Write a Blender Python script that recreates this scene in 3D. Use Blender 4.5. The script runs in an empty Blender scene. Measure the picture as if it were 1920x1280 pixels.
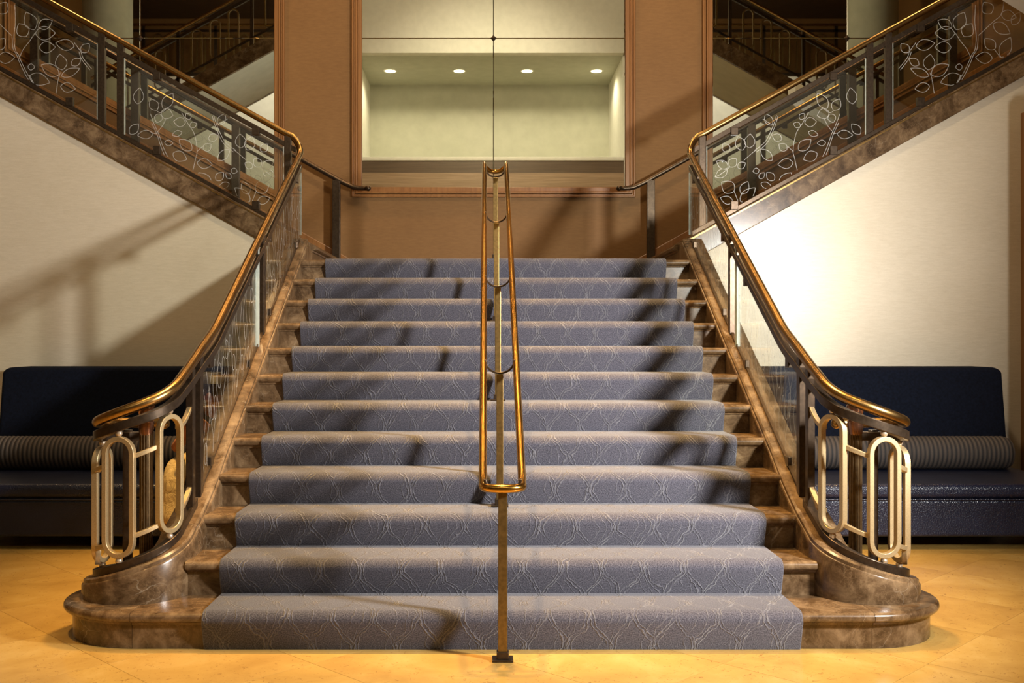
import bpy, bmesh, math, random
import numpy as np
from mathutils import Vector, Matrix
random.seed(7)
PI = math.pi
sc = bpy.context.scene
COL = sc.collection

# ------------------------------------------------------------------ camera
F = 1935.0
CX, CH = -0.07, 1.369
cam_d = bpy.data.cameras.new('camera'); cam = bpy.data.objects.new('camera', cam_d); COL.objects.link(cam)
cam.location = (CX, 0, CH); cam.rotation_euler = (PI/2, 0, 0)
cam_d.sensor_width = 36.0; cam_d.lens = 36.0*F/1920.0; cam_d.shift_x = 0.025
cam_d.clip_start = 0.05
sc.camera = cam
sc.view_settings.view_transform = 'Standard'
sc.view_settings.look = 'None'
sc.view_settings.gamma = 1.0
sc.view_settings.use_curve_mapping = False
sc.view_settings.exposure = 0.1

# ------------------------------------------------------------------ world and lights
w = bpy.data.worlds.new('world'); sc.world = w; w.use_nodes = True
w.node_tree.nodes['Background'].inputs[0].default_value = (1.0, 0.75, 0.5, 1)
w.node_tree.nodes['Background'].inputs[1].default_value = 0.05

def add_light(name, kind, loc, power, color, target=None, **kw):
    d = bpy.data.lights.new(name, kind); d.energy = power; d.color = color
    o = bpy.data.objects.new(name, d); COL.objects.link(o); o.location = loc
    if target is not None:
        o.rotation_euler = (Vector(target)-Vector(loc)).to_track_quat('-Z', 'Y').to_euler()
    for k, v in kw.items(): setattr(d, k, v)
    return o
WARM = (1.0, 0.60, 0.20)
add_light('key_spot', 'SPOT', (3.2, 2.8, 2.2), 2150, (1.0, 0.97, 0.93), (-2.0, 8.3, 2.7),
          spot_size=math.radians(122), spot_blend=1.0, shadow_soft_size=0.19)
# warm ceiling lamps over lobby and stairs
for x, y, p, a in ((-2.6, 3.0, 1500, 36), (2.6, 3.1, 800, 38), (-0.7, 6.0, 4100, 36), (0.7, 6.0, 4100, 36), (0.0, 3.3, 250, 45)):
    add_light('ceiling_lamp', 'SPOT', (x, y, 8.3), p, WARM, (x, y+0.2, 0), spot_size=math.radians(a), spot_blend=0.9, shadow_soft_size=0.12)
for x in (-3.3, 0, 3.3):
    add_light('back_wall_fill', 'SPOT', (x, 9.0, 8.3), 360, (1.0, 0.62, 0.30), (x, 9.7, 3), spot_size=math.radians(100), spot_blend=1.0, shadow_soft_size=0.15)  # warm spots for the back wall, the middle one added to brighten it
add_light('hall_fill', 'POINT', (0, 4.5, 7.5), 520, (1.0, 0.80, 0.52), shadow_soft_size=0.3)  # added fill without a fixture, lifts upper walls and gallery front
for x in (-1, 1):
    add_light('gallery_fill', 'SPOT', (x*3.9, 1.3, 8.25), 420, (1.0, 0.92, 0.78), (x*4.9, -1.0, 5.6), spot_size=math.radians(80), spot_blend=1.0, shadow_soft_size=0.15)  # added fills that brighten the white gallery side walls
add_light('gallery_fill', 'SPOT', (0, 3.2, 8.3), 900, (1.0, 0.86, 0.62), (0, -1.0, 5.6), spot_size=math.radians(85), spot_blend=1.0, shadow_soft_size=0.2)  # added fill aimed at the gallery front to brighten its coping

# ------------------------------------------------------------------ materials
def new_mat(name):
    m = bpy.data.materials.new(name); m.use_nodes = True
    return m, m.node_tree, m.node_tree.nodes['Principled BSDF']
def N(nt, t, **kw):
    n = nt.nodes.new(t)
    for k, v in kw.items(): setattr(n, k, v)
    return n
def L(nt, a, b): nt.links.new(a, b)
def math_node(nt, op, a, b=None, c=None, clamp=False):
    n = N(nt, 'ShaderNodeMath', operation=op); n.use_clamp = clamp
    for i, v in enumerate((a, b, c)):
        if v is None: continue
        if isinstance(v, (int, float)): n.inputs[i].default_value = v
        else: L(nt, v, n.inputs[i])
    return n.outputs[0]
def ramp(nt, fac, stops):
    r = N(nt, 'ShaderNodeValToRGB'); L(nt, fac, r.inputs[0])
    e = r.color_ramp.elements
    while len(e) < len(stops): e.new(0.5)
    for i, (p, c) in enumerate(stops):
        e[i].position = p; e[i].color = (*c, 1) if len(c) == 3 else c
    return r.outputs[0]
def mix(nt, fac, a, b, blend='MIX'):
    n = N(nt, 'ShaderNodeMix', data_type='RGBA', blend_type=blend)
    if isinstance(fac, (int, float)): n.inputs[0].default_value = fac
    else: L(nt, fac, n.inputs[0])
    for sock, v in ((n.inputs[6], a), (n.inputs[7], b)):
        if isinstance(v, (tuple, list)): sock.default_value = (*v, 1)
        else: L(nt, v, sock)
    return n.outputs[2]
def noise(nt, vec, scale, detail=4, rough=0.5, dist=0.0):
    n = N(nt, 'ShaderNodeTexNoise'); n.inputs['Scale'].default_value = scale
    n.inputs['Detail'].default_value = detail; n.inputs['Roughness'].default_value = rough
    n.inputs['Distortion'].default_value = dist
    if vec is not None: L(nt, vec, n.inputs['Vector'])
    return n
def pos(nt, scale=None, per_object=False):
    g = N(nt, 'ShaderNodeNewGeometry'); v = g.outputs['Position']
    if per_object:
        oi = N(nt, 'ShaderNodeObjectInfo')
        m = N(nt, 'ShaderNodeVectorMath', operation='SCALE'); m.inputs[0].default_value = (17, 31, 11)
        L(nt, oi.outputs['Random'], m.inputs['Scale'])
        a = N(nt, 'ShaderNodeVectorMath', operation='ADD'); L(nt, v, a.inputs[0]); L(nt, m.outputs[0], a.inputs[1]); v = a.outputs[0]
    if scale:
        m = N(nt, 'ShaderNodeVectorMath', operation='MULTIPLY'); L(nt, v, m.inputs[0]); m.inputs[1].default_value = scale
        v = m.outputs[0]
    return v
def bump(nt, bs, height, strength, distance=0.01):
    b = N(nt, 'ShaderNodeBump'); b.inputs['Strength'].default_value = strength; b.inputs['Distance'].default_value = distance
    L(nt, height, b.inputs['Height']); L(nt, b.outputs[0], bs.inputs['Normal'])

def simple(name, col, rough=0.5, metal=0.0, spec=0.5, nscale=None, var=0.15, bstr=0.0):
    m, nt, bs = new_mat(name)
    bs.inputs['Roughness'].default_value = rough; bs.inputs['Metallic'].default_value = metal
    bs.inputs['Specular IOR Level'].default_value = spec
    n = noise(nt, pos(nt), nscale or 30, 5)
    lo = tuple(c*(1-var) for c in col); hi = tuple(min(1, c*(1+var)) for c in col)
    L(nt, ramp(nt, n.outputs['Fac'], [(0.3, lo), (0.7, hi)]), bs.inputs['Base Color'])
    if bstr: bump(nt, bs, n.outputs['Fac'], bstr, 0.004)
    return m

def marble(name, dark, midc, light, vein, rough=0.22, per_object=True, scale=1.0):
    m, nt, bs = new_mat(name)
    p = pos(nt, per_object=per_object)
    n1 = noise(nt, p, 8*scale, 12, 0.70, 0.5); n2 = noise(nt, p, 60*scale, 6, 0.7)
    c1 = ramp(nt, n1.outputs['Fac'], [(0.36, dark), (0.5, midc), (0.64, light)])
    c2 = mix(nt, math_node(nt, 'MULTIPLY', n2.outputs['Fac'], 0.55), c1, dark)
    warp = mix(nt, 0.28, p, noise(nt, p, 4*scale, 4).outputs['Color'])
    vo = N(nt, 'ShaderNodeTexVoronoi', feature='DISTANCE_TO_EDGE'); vo.inputs['Scale'].default_value = 6.5*scale
    L(nt, warp, vo.inputs['Vector'])
    line = ramp(nt, vo.outputs['Distance'], [(0.0, (1, 1, 1)), (0.009, (0, 0, 0))])
    msk = ramp(nt, noise(nt, p, 3.1*scale, 3).outputs['Fac'], [(0.5, (0, 0, 0)), (0.68, (1, 1, 1))])
    vf = math_node(nt, 'MULTIPLY', math_node(nt, 'MULTIPLY', line, msk), 0.4)
    spots = ramp(nt, noise(nt, p, 15*scale, 6, 0.7, 1.5).outputs['Fac'], [(0.66, (0, 0, 0)), (0.74, (0.7, 0.7, 0.7))])
    vf2 = math_node(nt, 'MAXIMUM', vf, math_node(nt, 'MULTIPLY', spots, msk))
    v3 = N(nt, 'ShaderNodeTexVoronoi', feature='DISTANCE_TO_EDGE'); v3.inputs['Scale'].default_value = 24*scale
    L(nt, mix(nt, 0.12, p, noise(nt, p, 18*scale, 3).outputs['Color']), v3.inputs['Vector'])
    l3 = ramp(nt, v3.outputs['Distance'], [(0.0, (1, 1, 1)), (0.05, (0, 0, 0))])
    m3 = ramp(nt, noise(nt, p, 6*scale, 4).outputs['Fac'], [(0.45, (0, 0, 0)), (0.62, (0.30, 0.30, 0.30))])
    c2 = mix(nt, math_node(nt, 'MULTIPLY', l3, m3), c2, light)
    L(nt, mix(nt, vf2, c2, vein), bs.inputs['Base Color'])
    bs.inputs['Roughness'].default_value = rough
    return m

M = {}
M['marble'] = marble('brown_marble', (0.045, 0.024, 0.010), (0.135, 0.082, 0.041), (0.27, 0.178, 0.096), (0.60, 0.52, 0.40))
def floor_mat(per_object):
    m, nt, bs = new_mat('golden_marble' + ('_tile' if per_object else ''))
    p = pos(nt, per_object=per_object)
    n1 = noise(nt, p, 3.0, 8, 0.6, 0.4)
    c = ramp(nt, n1.outputs['Fac'], [(0.3, (0.42, 0.245, 0.060)), (0.55, (0.54, 0.34, 0.092)), (0.75, (0.62, 0.425, 0.145))])
    n2 = noise(nt, mix(nt, 0.08, p, noise(nt, p, 9, 3).outputs['Color']), 26, 6, 0.65, 2.2)
    sq = ramp(nt, n2.outputs['Fac'], [(0.33, (1, 1, 1)), (0.40, (0, 0, 0))])
    c = mix(nt, math_node(nt, 'MULTIPLY', sq, 0.75), c, (0.20, 0.085, 0.02))
    if per_object:
        oi = N(nt, 'ShaderNodeObjectInfo')
        c = mix(nt, math_node(nt, 'MULTIPLY', oi.outputs['Random'], 0.22), c, (0.45, 0.27, 0.09))
    L(nt, c, bs.inputs['Base Color']); bs.inputs['Roughness'].default_value = 0.16
    return m
M['tile'] = floor_mat(True); M['floor'] = floor_mat(False)

def carpet_mat():
    m, nt, bs = new_mat('mauve_grey_carpet')
    uv = N(nt, 'ShaderNodeUVMap'); uv.uv_map = 'UVMap'
    wn = noise(nt, uv.outputs[0], 6.5, 4, 0.6)
    wmix = N(nt, 'ShaderNodeVectorMath', operation='MULTIPLY_ADD')
    L(nt, wn.outputs['Color'], wmix.inputs[0]); wmix.inputs[1].default_value = (0.085, 0.12, 0); L(nt, uv.outputs[0], wmix.inputs[2])
    s = N(nt, 'ShaderNodeSeparateXYZ'); L(nt, wmix.outputs[0], s.inputs[0]); U, V = s.outputs[0], s.outputs[1]
    def fam(sign, off, amp, per, lv, gap, wd):
        sn = math_node(nt, 'SINE', math_node(nt, 'MULTIPLY', V, 2*PI/lv))
        a = math_node(nt, 'ADD', math_node(nt, 'MULTIPLY_ADD', sn, sign*amp, U), off)
        d = math_node(nt, 'PINGPONG', a, per/2)
        d = math_node(nt, 'ABSOLUTE', math_node(nt, 'SUBTRACT', d, gap))
        return math_node(nt, 'SUBTRACT', 1.0, math_node(nt, 'DIVIDE', d, wd), clamp=True)
    f = math_node(nt, 'MAXIMUM', fam(1, 0.0, 0.042, 0.19, 0.31, 0.009, 0.0042), fam(-1, 0.095, 0.042, 0.19, 0.31, 0.009, 0.0042))
    f = math_node(nt, 'MAXIMUM', f, math_node(nt, 'MULTIPLY', fam(1, 0.05, 0.03, 0.19, 0.31, 0.02, 0.0035), 0.6))
    brk = ramp(nt, noise(nt, uv.outputs[0], 14, 3).outputs['Fac'], [(0.34, (0.15, 0.15, 0.15)), (0.52, (1, 1, 1))])
    f = math_node(nt, 'MULTIPLY', f, brk)
    pile = noise(nt, uv.outputs[0], 190, 4, 0.75)
    c = ramp(nt, pile.outputs['Fac'], [(0.36, (0.020, 0.019, 0.027)), (0.5, (0.068, 0.066, 0.088)), (0.64, (0.145, 0.142, 0.170))])
    c = mix(nt, math_node(nt, 'MULTIPLY', f, 0.55), c, (0.25, 0.245, 0.265))
    L(nt, c, bs.inputs['Base Color'])
    bs.inputs['Roughness'].default_value = 0.95; bs.inputs['Specular IOR Level'].default_value = 0.1
    bs.inputs['Sheen Weight'].default_value = 0.25; bs.inputs['Sheen Roughness'].default_value = 0.5
    h = math_node(nt, 'ADD', math_node(nt, 'MULTIPLY', pile.outputs['Fac'], 0.5), math_node(nt, 'MULTIPLY', f, 0.7))
    bump(nt, bs, h, 0.9, 0.006)
    return m
M['carpet'] = carpet_mat()

def wallcover(name, a, b, rough, metal, zs=95, xs=6, spec=0.5, bs_=0.12):
    m, nt, bs = new_mat(name)
    p = pos(nt, (xs, xs, zs)); n = noise(nt, p, 1.0, 5, 0.6)
    p2 = pos(nt, (110, 110, 420)); n2 = noise(nt, p2, 1.0, 3, 0.6)
    n3 = noise(nt, pos(nt), 1.3, 3)
    f = math_node(nt, 'ADD', math_node(nt, 'MULTIPLY', n.outputs['Fac'], 0.40), math_node(nt, 'MULTIPLY', n2.outputs['Fac'], 0.30))
    f = math_node(nt, 'ADD', f, math_node(nt, 'MULTIPLY', n3.outputs['Fac'], 0.30))
    L(nt, ramp(nt, f, [(0.35, a), (0.65, b)]), bs.inputs['Base Color'])
    bs.inputs['Roughness'].default_value = rough; bs.inputs['Metallic'].default_value = metal
    bs.inputs['Specular IOR Level'].default_value = spec
    bump(nt, bs, f, bs_, 0.002)
    return m
M['beige'] = wallcover('beige_silk_wallcovering', (0.57, 0.49, 0.355), (0.70, 0.62, 0.48), 0.45, 0.15, zs=120, xs=16)
M['brownwall'] = wallcover('brown_wallcovering', (0.165, 0.083, 0.028), (0.225, 0.118, 0.042), 0.6, 0.0, zs=60, xs=14, spec=0.2)
def wood_mat(name, a, b, rough=0.35, along=(30, 30, 1.2)):
    m, nt, bs = new_mat(name)
    n = noise(nt, pos(nt, along), 1.0, 6, 0.6, 0.6)
    L(nt, ramp(nt, n.outputs['Fac'], [(0.3, a), (0.7, b)]), bs.inputs['Base Color'])
    bs.inputs['Roughness'].default_value = rough
    return m
M['wood'] = wood_mat('stained_wood', (0.175, 0.070, 0.018), (0.28, 0.125, 0.036))
M['darkwood'] = wood_mat('dark_wood', (0.09, 0.06, 0.04), (0.15, 0.10, 0.065), along=(1.2, 30, 30))
M['midwood'] = wood_mat('grey_brown_wood', (0.26, 0.17, 0.10), (0.42, 0.29, 0.19), along=(1.2, 30, 30))
M['brass'] = simple('polished_brass', (0.60, 0.34, 0.075), 0.19, 1.0, nscale=14, var=0.12)
M['antique'] = simple('antique_brass', (0.37, 0.225, 0.080), 0.27, 1.0, nscale=14, var=0.18)
M['bronze'] = simple('dark_bronze', (0.070, 0.048, 0.031), 0.32, 0.8, nscale=50, var=0.25)
M['palebrass'] = simple('brushed_pale_brass', (0.52, 0.39, 0.21), 0.42, 0.75, nscale=220, var=0.15)
M['postbrass'] = simple('dull_brass', (0.25, 0.165, 0.058), 0.36, 0.9, nscale=60, var=0.2)
M['fluted'] = simple('fluted_bronze', (0.16, 0.105, 0.05), 0.35, 0.9, nscale=60, var=0.2)
M['copper'] = simple('copper_bronze', (0.22, 0.11, 0.065), 0.25, 0.95, nscale=40, var=0.2)
M['ball'] = simple('pale_ball_metal', (0.60, 0.48, 0.34), 0.3, 0.7, nscale=90)
M['white'] = simple('white_plaster', (0.74, 0.72, 0.64), 0.7, nscale=8, var=0.05)
M['cream'] = simple('cream_paint', (0.47, 0.465, 0.37), 0.7, nscale=5, var=0.06)
M['greywhite'] = simple('grey_green_plaster', (0.46, 0.47, 0.38), 0.7, nscale=5, var=0.08)
M['ceil'] = simple('ceiling_paint', (0.10, 0.06, 0.035), 0.6, nscale=5)
M['velvet'] = simple('navy_velvet', (0.0030, 0.0048, 0.012), 0.9, spec=0.15, nscale=60, var=0.4)
M['leg'] = simple('black_wood', (0.012, 0.010, 0.009), 0.4)
M['darkback'] = simple('dark_backing', (0.03, 0.022, 0.015), 0.7)
def etch_mat():
    m, nt, bs = new_mat('frosted_etching')
    bs.inputs['Base Color'].default_value = (0.72, 0.72, 0.68, 1); bs.inputs['Roughness'].default_value = 0.6
    n = noise(nt, pos(nt), 40, 2); L(nt, ramp(nt, n.outputs['Fac'], [(0.3, (0.35, 0.35, 0.35)), (0.7, (0.6, 0.6, 0.6))]), bs.inputs['Alpha'])
    return m
M['etch'] = etch_mat()
M['seamline'] = simple('dark_joint', (0.05, 0.03, 0.015), 0.8)
def leather():
    m, nt, bs = new_mat('navy_leather')
    p = pos(nt)
    vo = N(nt, 'ShaderNodeTexVoronoi'); vo.inputs['Scale'].default_value = 120; L(nt, p, vo.inputs['Vector'])
    n = noise(nt, p, 6, 4)
    L(nt, ramp(nt, n.outputs['Fac'], [(0.3, (0.005, 0.007, 0.020)), (0.7, (0.010, 0.014, 0.036))]), bs.inputs['Base Color'])
    bs.inputs['Roughness'].default_value = 0.30
    bump(nt, bs, vo.outputs['Distance'], 0.55, 0.004)
    return m
M['leather'] = leather()
def rib_mat():
    m, nt, bs = new_mat('ribbed_bolster_cloth')
    g = pos(nt); s = N(nt, 'ShaderNodeSeparateXYZ'); L(nt, g, s.inputs[0])
    x = s.outputs[0]
    a = math_node(nt, 'PINGPONG', x, 0.016); f = math_node(nt, 'DIVIDE', a, 0.016)
    c = ramp(nt, f, [(0.12, (0.010, 0.009, 0.010)), (0.55, (0.085, 0.065, 0.05)), (0.9, (0.13, 0.10, 0.08))])
    n = noise(nt, pos(nt, (420, 420, 420)), 1, 2)
    L(nt, mix(nt, math_node(nt, 'MULTIPLY', n.outputs['Fac'], 0.75), c, (0.015, 0.014, 0.016)), bs.inputs['Base Color'])
    bs.inputs['Roughness'].default_value = 0.8
    return m
M['rib'] = rib_mat()
def glass_mat():
    m, nt, bs = new_mat('clear_pane_glass')
    nt.nodes.remove(bs); out = nt.nodes['Material Output']
    tr = N(nt, 'ShaderNodeBsdfTransparent'); tr.inputs[0].default_value = (0.93, 0.945, 0.92, 1)
    gl = N(nt, 'ShaderNodeBsdfGlossy'); gl.inputs['Roughness'].default_value = 0.015
    g = N(nt, 'ShaderNodeNewGeometry'); dt = N(nt, 'ShaderNodeVectorMath', operation='DOT_PRODUCT')
    L(nt, g.outputs['Normal'], dt.inputs[0]); L(nt, g.outputs['Incoming'], dt.inputs[1])
    c = math_node(nt, 'SUBTRACT', 1.0, math_node(nt, 'ABSOLUTE', dt.outputs['Value']), clamp=True)
    fr = math_node(nt, 'MULTIPLY_ADD', math_node(nt, 'POWER', c, 5.0), 0.95, 0.045)
    n = noise(nt, pos(nt), 9, 3)
    f = math_node(nt, 'MULTIPLY', fr, math_node(nt, 'MULTIPLY_ADD', n.outputs['Fac'], 0.2, 0.9), clamp=True)
    mx = N(nt, 'ShaderNodeMixShader'); L(nt, f, mx.inputs[0]); L(nt, tr.outputs[0], mx.inputs[1]); L(nt, gl.outputs[0], mx.inputs[2])
    L(nt, mx.outputs[0], out.inputs[0])
    return m
M['glass'] = glass_mat()
M['edgeglass'] = simple('pale_glass_edge', (0.50, 0.55, 0.50), 0.12, 0.2, nscale=30, var=0.1)
def mirror_mat():
    m, nt, bs = new_mat('aged_mirror')
    n = noise(nt, pos(nt), 2.2, 2)
    L(nt, ramp(nt, n.outputs['Fac'], [(0.3, (0.78, 0.81, 0.73)), (0.7, (0.83, 0.85, 0.78))]), bs.inputs['Base Color'])
    bs.inputs['Metallic'].default_value = 1.0; bs.inputs['Roughness'].default_value = 0.012
    return m
M['mirror'] = mirror_mat()
def emit_mat(name, col, s):
    m, nt, bs = new_mat(name)
    bs.inputs['Base Color'].default_value = (0.9, 0.85, 0.7, 1)
    bs.inputs['Emission Color'].default_value = (*col, 1); bs.inputs['Emission Strength'].default_value = s
    return m
M['lamp'] = emit_mat('lit_downlight', (1.0, 0.88, 0.62), 9.0)
M['skin'] = simple('skin', (0.36, 0.14, 0.06), 0.5, nscale=25, var=0.12)
def khaki():
    m, nt, bs = new_mat('khaki_cotton')
    n = noise(nt, pos(nt, (1, 1, 0.6)), 22, 4, 0.6, 1.0)
    L(nt, ramp(nt, n.outputs['Fac'], [(0.3, (0.42, 0.30, 0.12)), (0.7, (0.62, 0.46, 0.21))]), bs.inputs['Base Color'])
    bs.inputs['Roughness'].default_value = 0.9; bump(nt, bs, n.outputs['Fac'], 0.8, 0.02)
    return m
M['khaki'] = khaki()
M['shirt'] = simple('dark_green_shirt', (0.012, 0.022, 0.016), 0.9, nscale=18, var=0.6)
M['hair'] = simple('black_hair', (0.008, 0.006, 0.005), 0.55, nscale=120, var=0.4)

# ------------------------------------------------------------------ mesh helpers
class MB:
    def __init__(self): self.v = []; self.f = []; self.uv = []
    def add(self, vs, fs, uvs=None):
        o = len(self.v); self.v += [tuple(p) for p in vs]; self.f += [tuple(i+o for i in f) for f in fs]
        if uvs: self.uv += uvs
        return self
    def box(self, x0, x1, y0, y1, z0, z1):
        x0, x1 = min(x0, x1), max(x0, x1)
        vs = [(x, y, z) for z in (z0, z1) for y in (y0, y1) for x in (x0, x1)]
        return self.add(vs, [(0, 2, 3, 1), (4, 5, 7, 6), (0, 1, 5, 4), (2, 6, 7, 3), (0, 4, 6, 2), (1, 3, 7, 5)])
    def prism(self, poly, axis, a, b):
        """poly: 2-D outline; axis 'x' -> poly is (y,z); 'y' -> (x,z); 'z' -> (x,y)."""
        n = len(poly)
        def P(u, v, t): return (t, u, v) if axis == 'x' else ((u, t, v) if axis == 'y' else (u, v, t))
        vs = [P(u, v, a) for u, v in poly] + [P(u, v, b) for u, v in poly]
        fs = [tuple(range(n)), tuple(range(2*n-1, n-1, -1))] + [(i, (i+1) % n, n+(i+1) % n, n+i) for i in range(n)]
        return self.add(vs, fs)
    def sweep(self, secs, cap=True, closed=False):
        """secs: list of rings (lists of points) with equal counts."""
        n = len(secs[0]); k = len(secs)
        vs = [p for s in secs for p in s]; fs = []
        for i in range(k if closed else k-1):
            j = (i+1) % k
            for q in range(n):
                fs.append((i*n+q, i*n+(q+1) % n, j*n+(q+1) % n, j*n+q))
        if cap and not closed:
            fs += [tuple(range(n-1, -1, -1)), tuple((k-1)*n+q for q in range(n))]
        return self.add(vs, fs)
    def tube(self, path, r, n=12, closed=False):
        path = [Vector(p) for p in path]; k = len(path); secs = []; up = None
        for i, p in enumerate(path):
            if closed: t = (path[(i+1) % k]-path[i-1]).normalized()
            else: t = (path[min(i+1, k-1)]-path[max(i-1, 0)]).normalized()
            if up is None:
                up = Vector((0, 0, 1)) if abs(t.z) < 0.9 else Vector((1, 0, 0))
            up = (up-t*up.dot(t)).normalized(); sd = t.cross(up)
            rr = r[i] if isinstance(r, (list, tuple)) else r
            secs.append([p+(up*math.cos(a)+sd*math.sin(a))*rr for a in [2*PI*q/n for q in range(n)]])
        return self.sweep(secs, True, closed)
    def bar(self, path, nrm, off0, off1, z0, z1, closed=False):
        """rectangular bar with upright sides: nrm[i] horizontal normal; spans off0..off1 across and z0..z1 about the path height."""
        secs = []
        for p, n_ in zip(path, nrm):
            p = Vector(p); n_ = Vector((n_[0], n_[1], 0))
            a = p+n_*off0; b = p+n_*off1
            secs.append([a+Vector((0, 0, z0)), b+Vector((0, 0, z0)), b+Vector((0, 0, z1)), a+Vector((0, 0, z1))])
        return self.sweep(secs, True, closed)
    def lathe(self, prof, c, n=20, axis='z'):
        secs = []
        for (r, t) in prof:
            ring = []
            for q in range(n):
                a = 2*PI*q/n; u, v = r*math.cos(a), r*math.sin(a)
                ring.append((c[0]+u, c[1]+v, c[2]+t) if axis == 'z' else (c[0]+t, c[1]+u, c[2]+v))
            secs.append(ring)
        return self.sweep(secs)
    def sphere(self, c, r, n=10):
        prof = [(max(1e-4, r*math.sin(PI*i/n)), -r*math.cos(PI*i/n)) for i in range(n+1)]
        return self.lathe(prof, c, 12)
    def mirror(self, s):
        if s < 0: self.v = [(-x, y, z) for x, y, z in self.v]
        return self
    def build(self, name, mat, parent=None, smooth=True, bev=0.0, seg=2, angle=35, recalc=True):
        me = bpy.data.meshes.new(name); me.from_pydata(self.v, [], self.f)
        if self.uv:
            uvl = me.uv_layers.new(name='UVMap')
            for lp in me.loops: uvl.data[lp.index].uv = self.uv[lp.vertex_index]
        if recalc:
            bm = bmesh.new(); bm.from_mesh(me); bmesh.ops.recalc_face_normals(bm, faces=bm.faces); bm.to_mesh(me); bm.free()
        me.materials.append(M[mat] if isinstance(mat, str) else mat)
        if smooth:
            me.shade_smooth(); me.set_sharp_from_angle(angle=math.radians(angle))
        o = bpy.data.objects.new(name, me); COL.objects.link(o)
        if parent is not None: o.parent = parent
        if bev:
            b = o.modifiers.new('bevel', 'BEVEL'); b.width = bev; b.segments = seg; b.limit_method = 'ANGLE'
            b.angle_limit = math.radians(40)
        return o
def tag(o, label=None, cat=None, group=None, kind=None):
    if label: o['label'] = label
    if cat: o['category'] = cat
    if group: o['group'] = group
    if kind: o['kind'] = kind
    return o
def thing(name, label, cat, group=None, kind=None):
    o = bpy.data.objects.new(name, None); COL.objects.link(o); o.empty_display_size = 0.1
    return tag(o, label, cat, group, kind)
def struct(o): o['kind'] = 'structure'; return o
def shared(name, mesh, parent, loc=(0, 0, 0), rot=(0, 0, 0)):
    o = bpy.data.objects.new(name, mesh); COL.objects.link(o); o.parent = parent
    o.location = loc; o.rotation_euler = rot
    return o

# ------------------------------------------------------------------ dimensions
R_, T_, D0 = 0.166, 0.30, 4.60          # riser, tread, face of the first riser
NS = 12
ZL = NS*R_                               # landing height 1.992
YB = 10.20                               # back wall
YS = 8.30                                # plane of the side flights' balustrades
def nose(y): return R_*(1+(y-4.59)/T_)
SL = 0.555
def side_rail_z(ax): return 3.035+SL*(ax-1.67)
def fascia_top(ax): return 2.373+SL*(ax-1.87)

# ------------------------------------------------------------------ setting: floor with tiles
fl = struct(MB().box(-8.2, 8.2, -4.6, 10.2, -0.12, -0.0105).build('floor', 'floor', smooth=False))
tag(fl, 'polished golden marble floor laid in diagonal tiles', 'floor')
TS = 0.617
tm = None
def in_stair(x, y): return abs(x) < 1.35 and y > 5.1
k0 = 0
for i in range(-12, 20):
    for j in range(-12, 20):
        u = 3.58+(i+0.5)*TS*math.sqrt(2); v = 3.45+(j+0.5)*TS*math.sqrt(2)
        x, y = (u-v)/2, (u+v)/2
        if abs(x) > 4.4 or y < 1.6 or y > 8.2 or in_stair(x, y): continue
        if tm is None:
            h = TS/2-0.0009
            o = MB().box(-h, h, -h, h, -0.0105, 0).build('tile', 'tile', fl, smooth=False, bev=0.0)
            tm = o.data; o.location = (x, y, 0); o.rotation_euler = (0, 0, PI/4)
        else: shared('tile', tm, fl, (x, y, 0), (0, 0, PI/4))

# walls under the side flights
for s, nm in ((-1, 'left'), (1, 'right')):
    poly = [(1.5, 0), (6.2, 0), (6.2, fascia_top(6.2)-0.1), (1.5, fascia_top(1.5)-0.1)]
    o = MB().prism(poly, 'y', YS-0.02, YS+0.12).mirror(s).build('wall_'+nm, 'beige', smooth=False)
    struct(o); tag(o, 'beige silk-papered wall under the %s-hand flight of stairs' % nm, 'wall')
o = struct(MB().box(-8.2, 8.2, YB, YB+0.15, 0, 8.5).build('wall_back', 'brownwall', smooth=False))
tag(o, 'brown papered wall behind the stair landing', 'wall')
for s, nm in ((-1, 'far_left'), (1, 'far_right')):
    o = struct(MB().box(8.2, 8.35, -4.6, YB+0.15, 0, 8.5).mirror(s).build('wall_'+nm, 'brownwall', smooth=False))
    tag(o, 'brown side wall of the lobby on the %s' % nm.replace('far_', ''), 'wall')
o = struct(MB().box(-8.2, 8.2, -4.75, -4.6, 0, 8.5).build('wall_front', 'cream', smooth=False)); tag(o, 'cream wall behind the camera', 'wall')
o = struct(MB().box(-8.35, 8.35, -4.75, YB+0.15, 8.5, 8.65).build('ceiling', 'ceil', smooth=False)); tag(o, 'dark brown ceiling above the stair hall', 'ceiling')

# ------------------------------------------------------------------ main staircase
stair = thing('staircase', 'broad brown marble staircase rising from the lobby floor to the landing', 'staircase')
def step_profile(y0, z0, z1, back):
    p = [(y0, z0), (y0, z1-0.058), (y0-0.010, z1-0.056), (y0-0.012, z1-0.046)]
    c = (y0-0.018, z1-0.0225); r = 0.0225
    for k in range(0, 9):
        a = -PI/2-PI*k/8
        p.append((c[0]+r*math.cos(a), c[1]+r*math.sin(a)))
    return p+[(back, z1), (back, z0)]
SX = 1.49
for n in range(1, NS+1):
    y0 = D0+(n-1)*T_; z0 = (n-1)*R_; z1 = n*R_
    hw = 1.648 if n == 1 else SX
    back = y0+T_+0.03 if n < NS else y0+0.35
    MB().prism(step_profile(y0, z0, z1, back), 'x', -hw, hw).build('step', 'marble', stair, angle=50)
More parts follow.
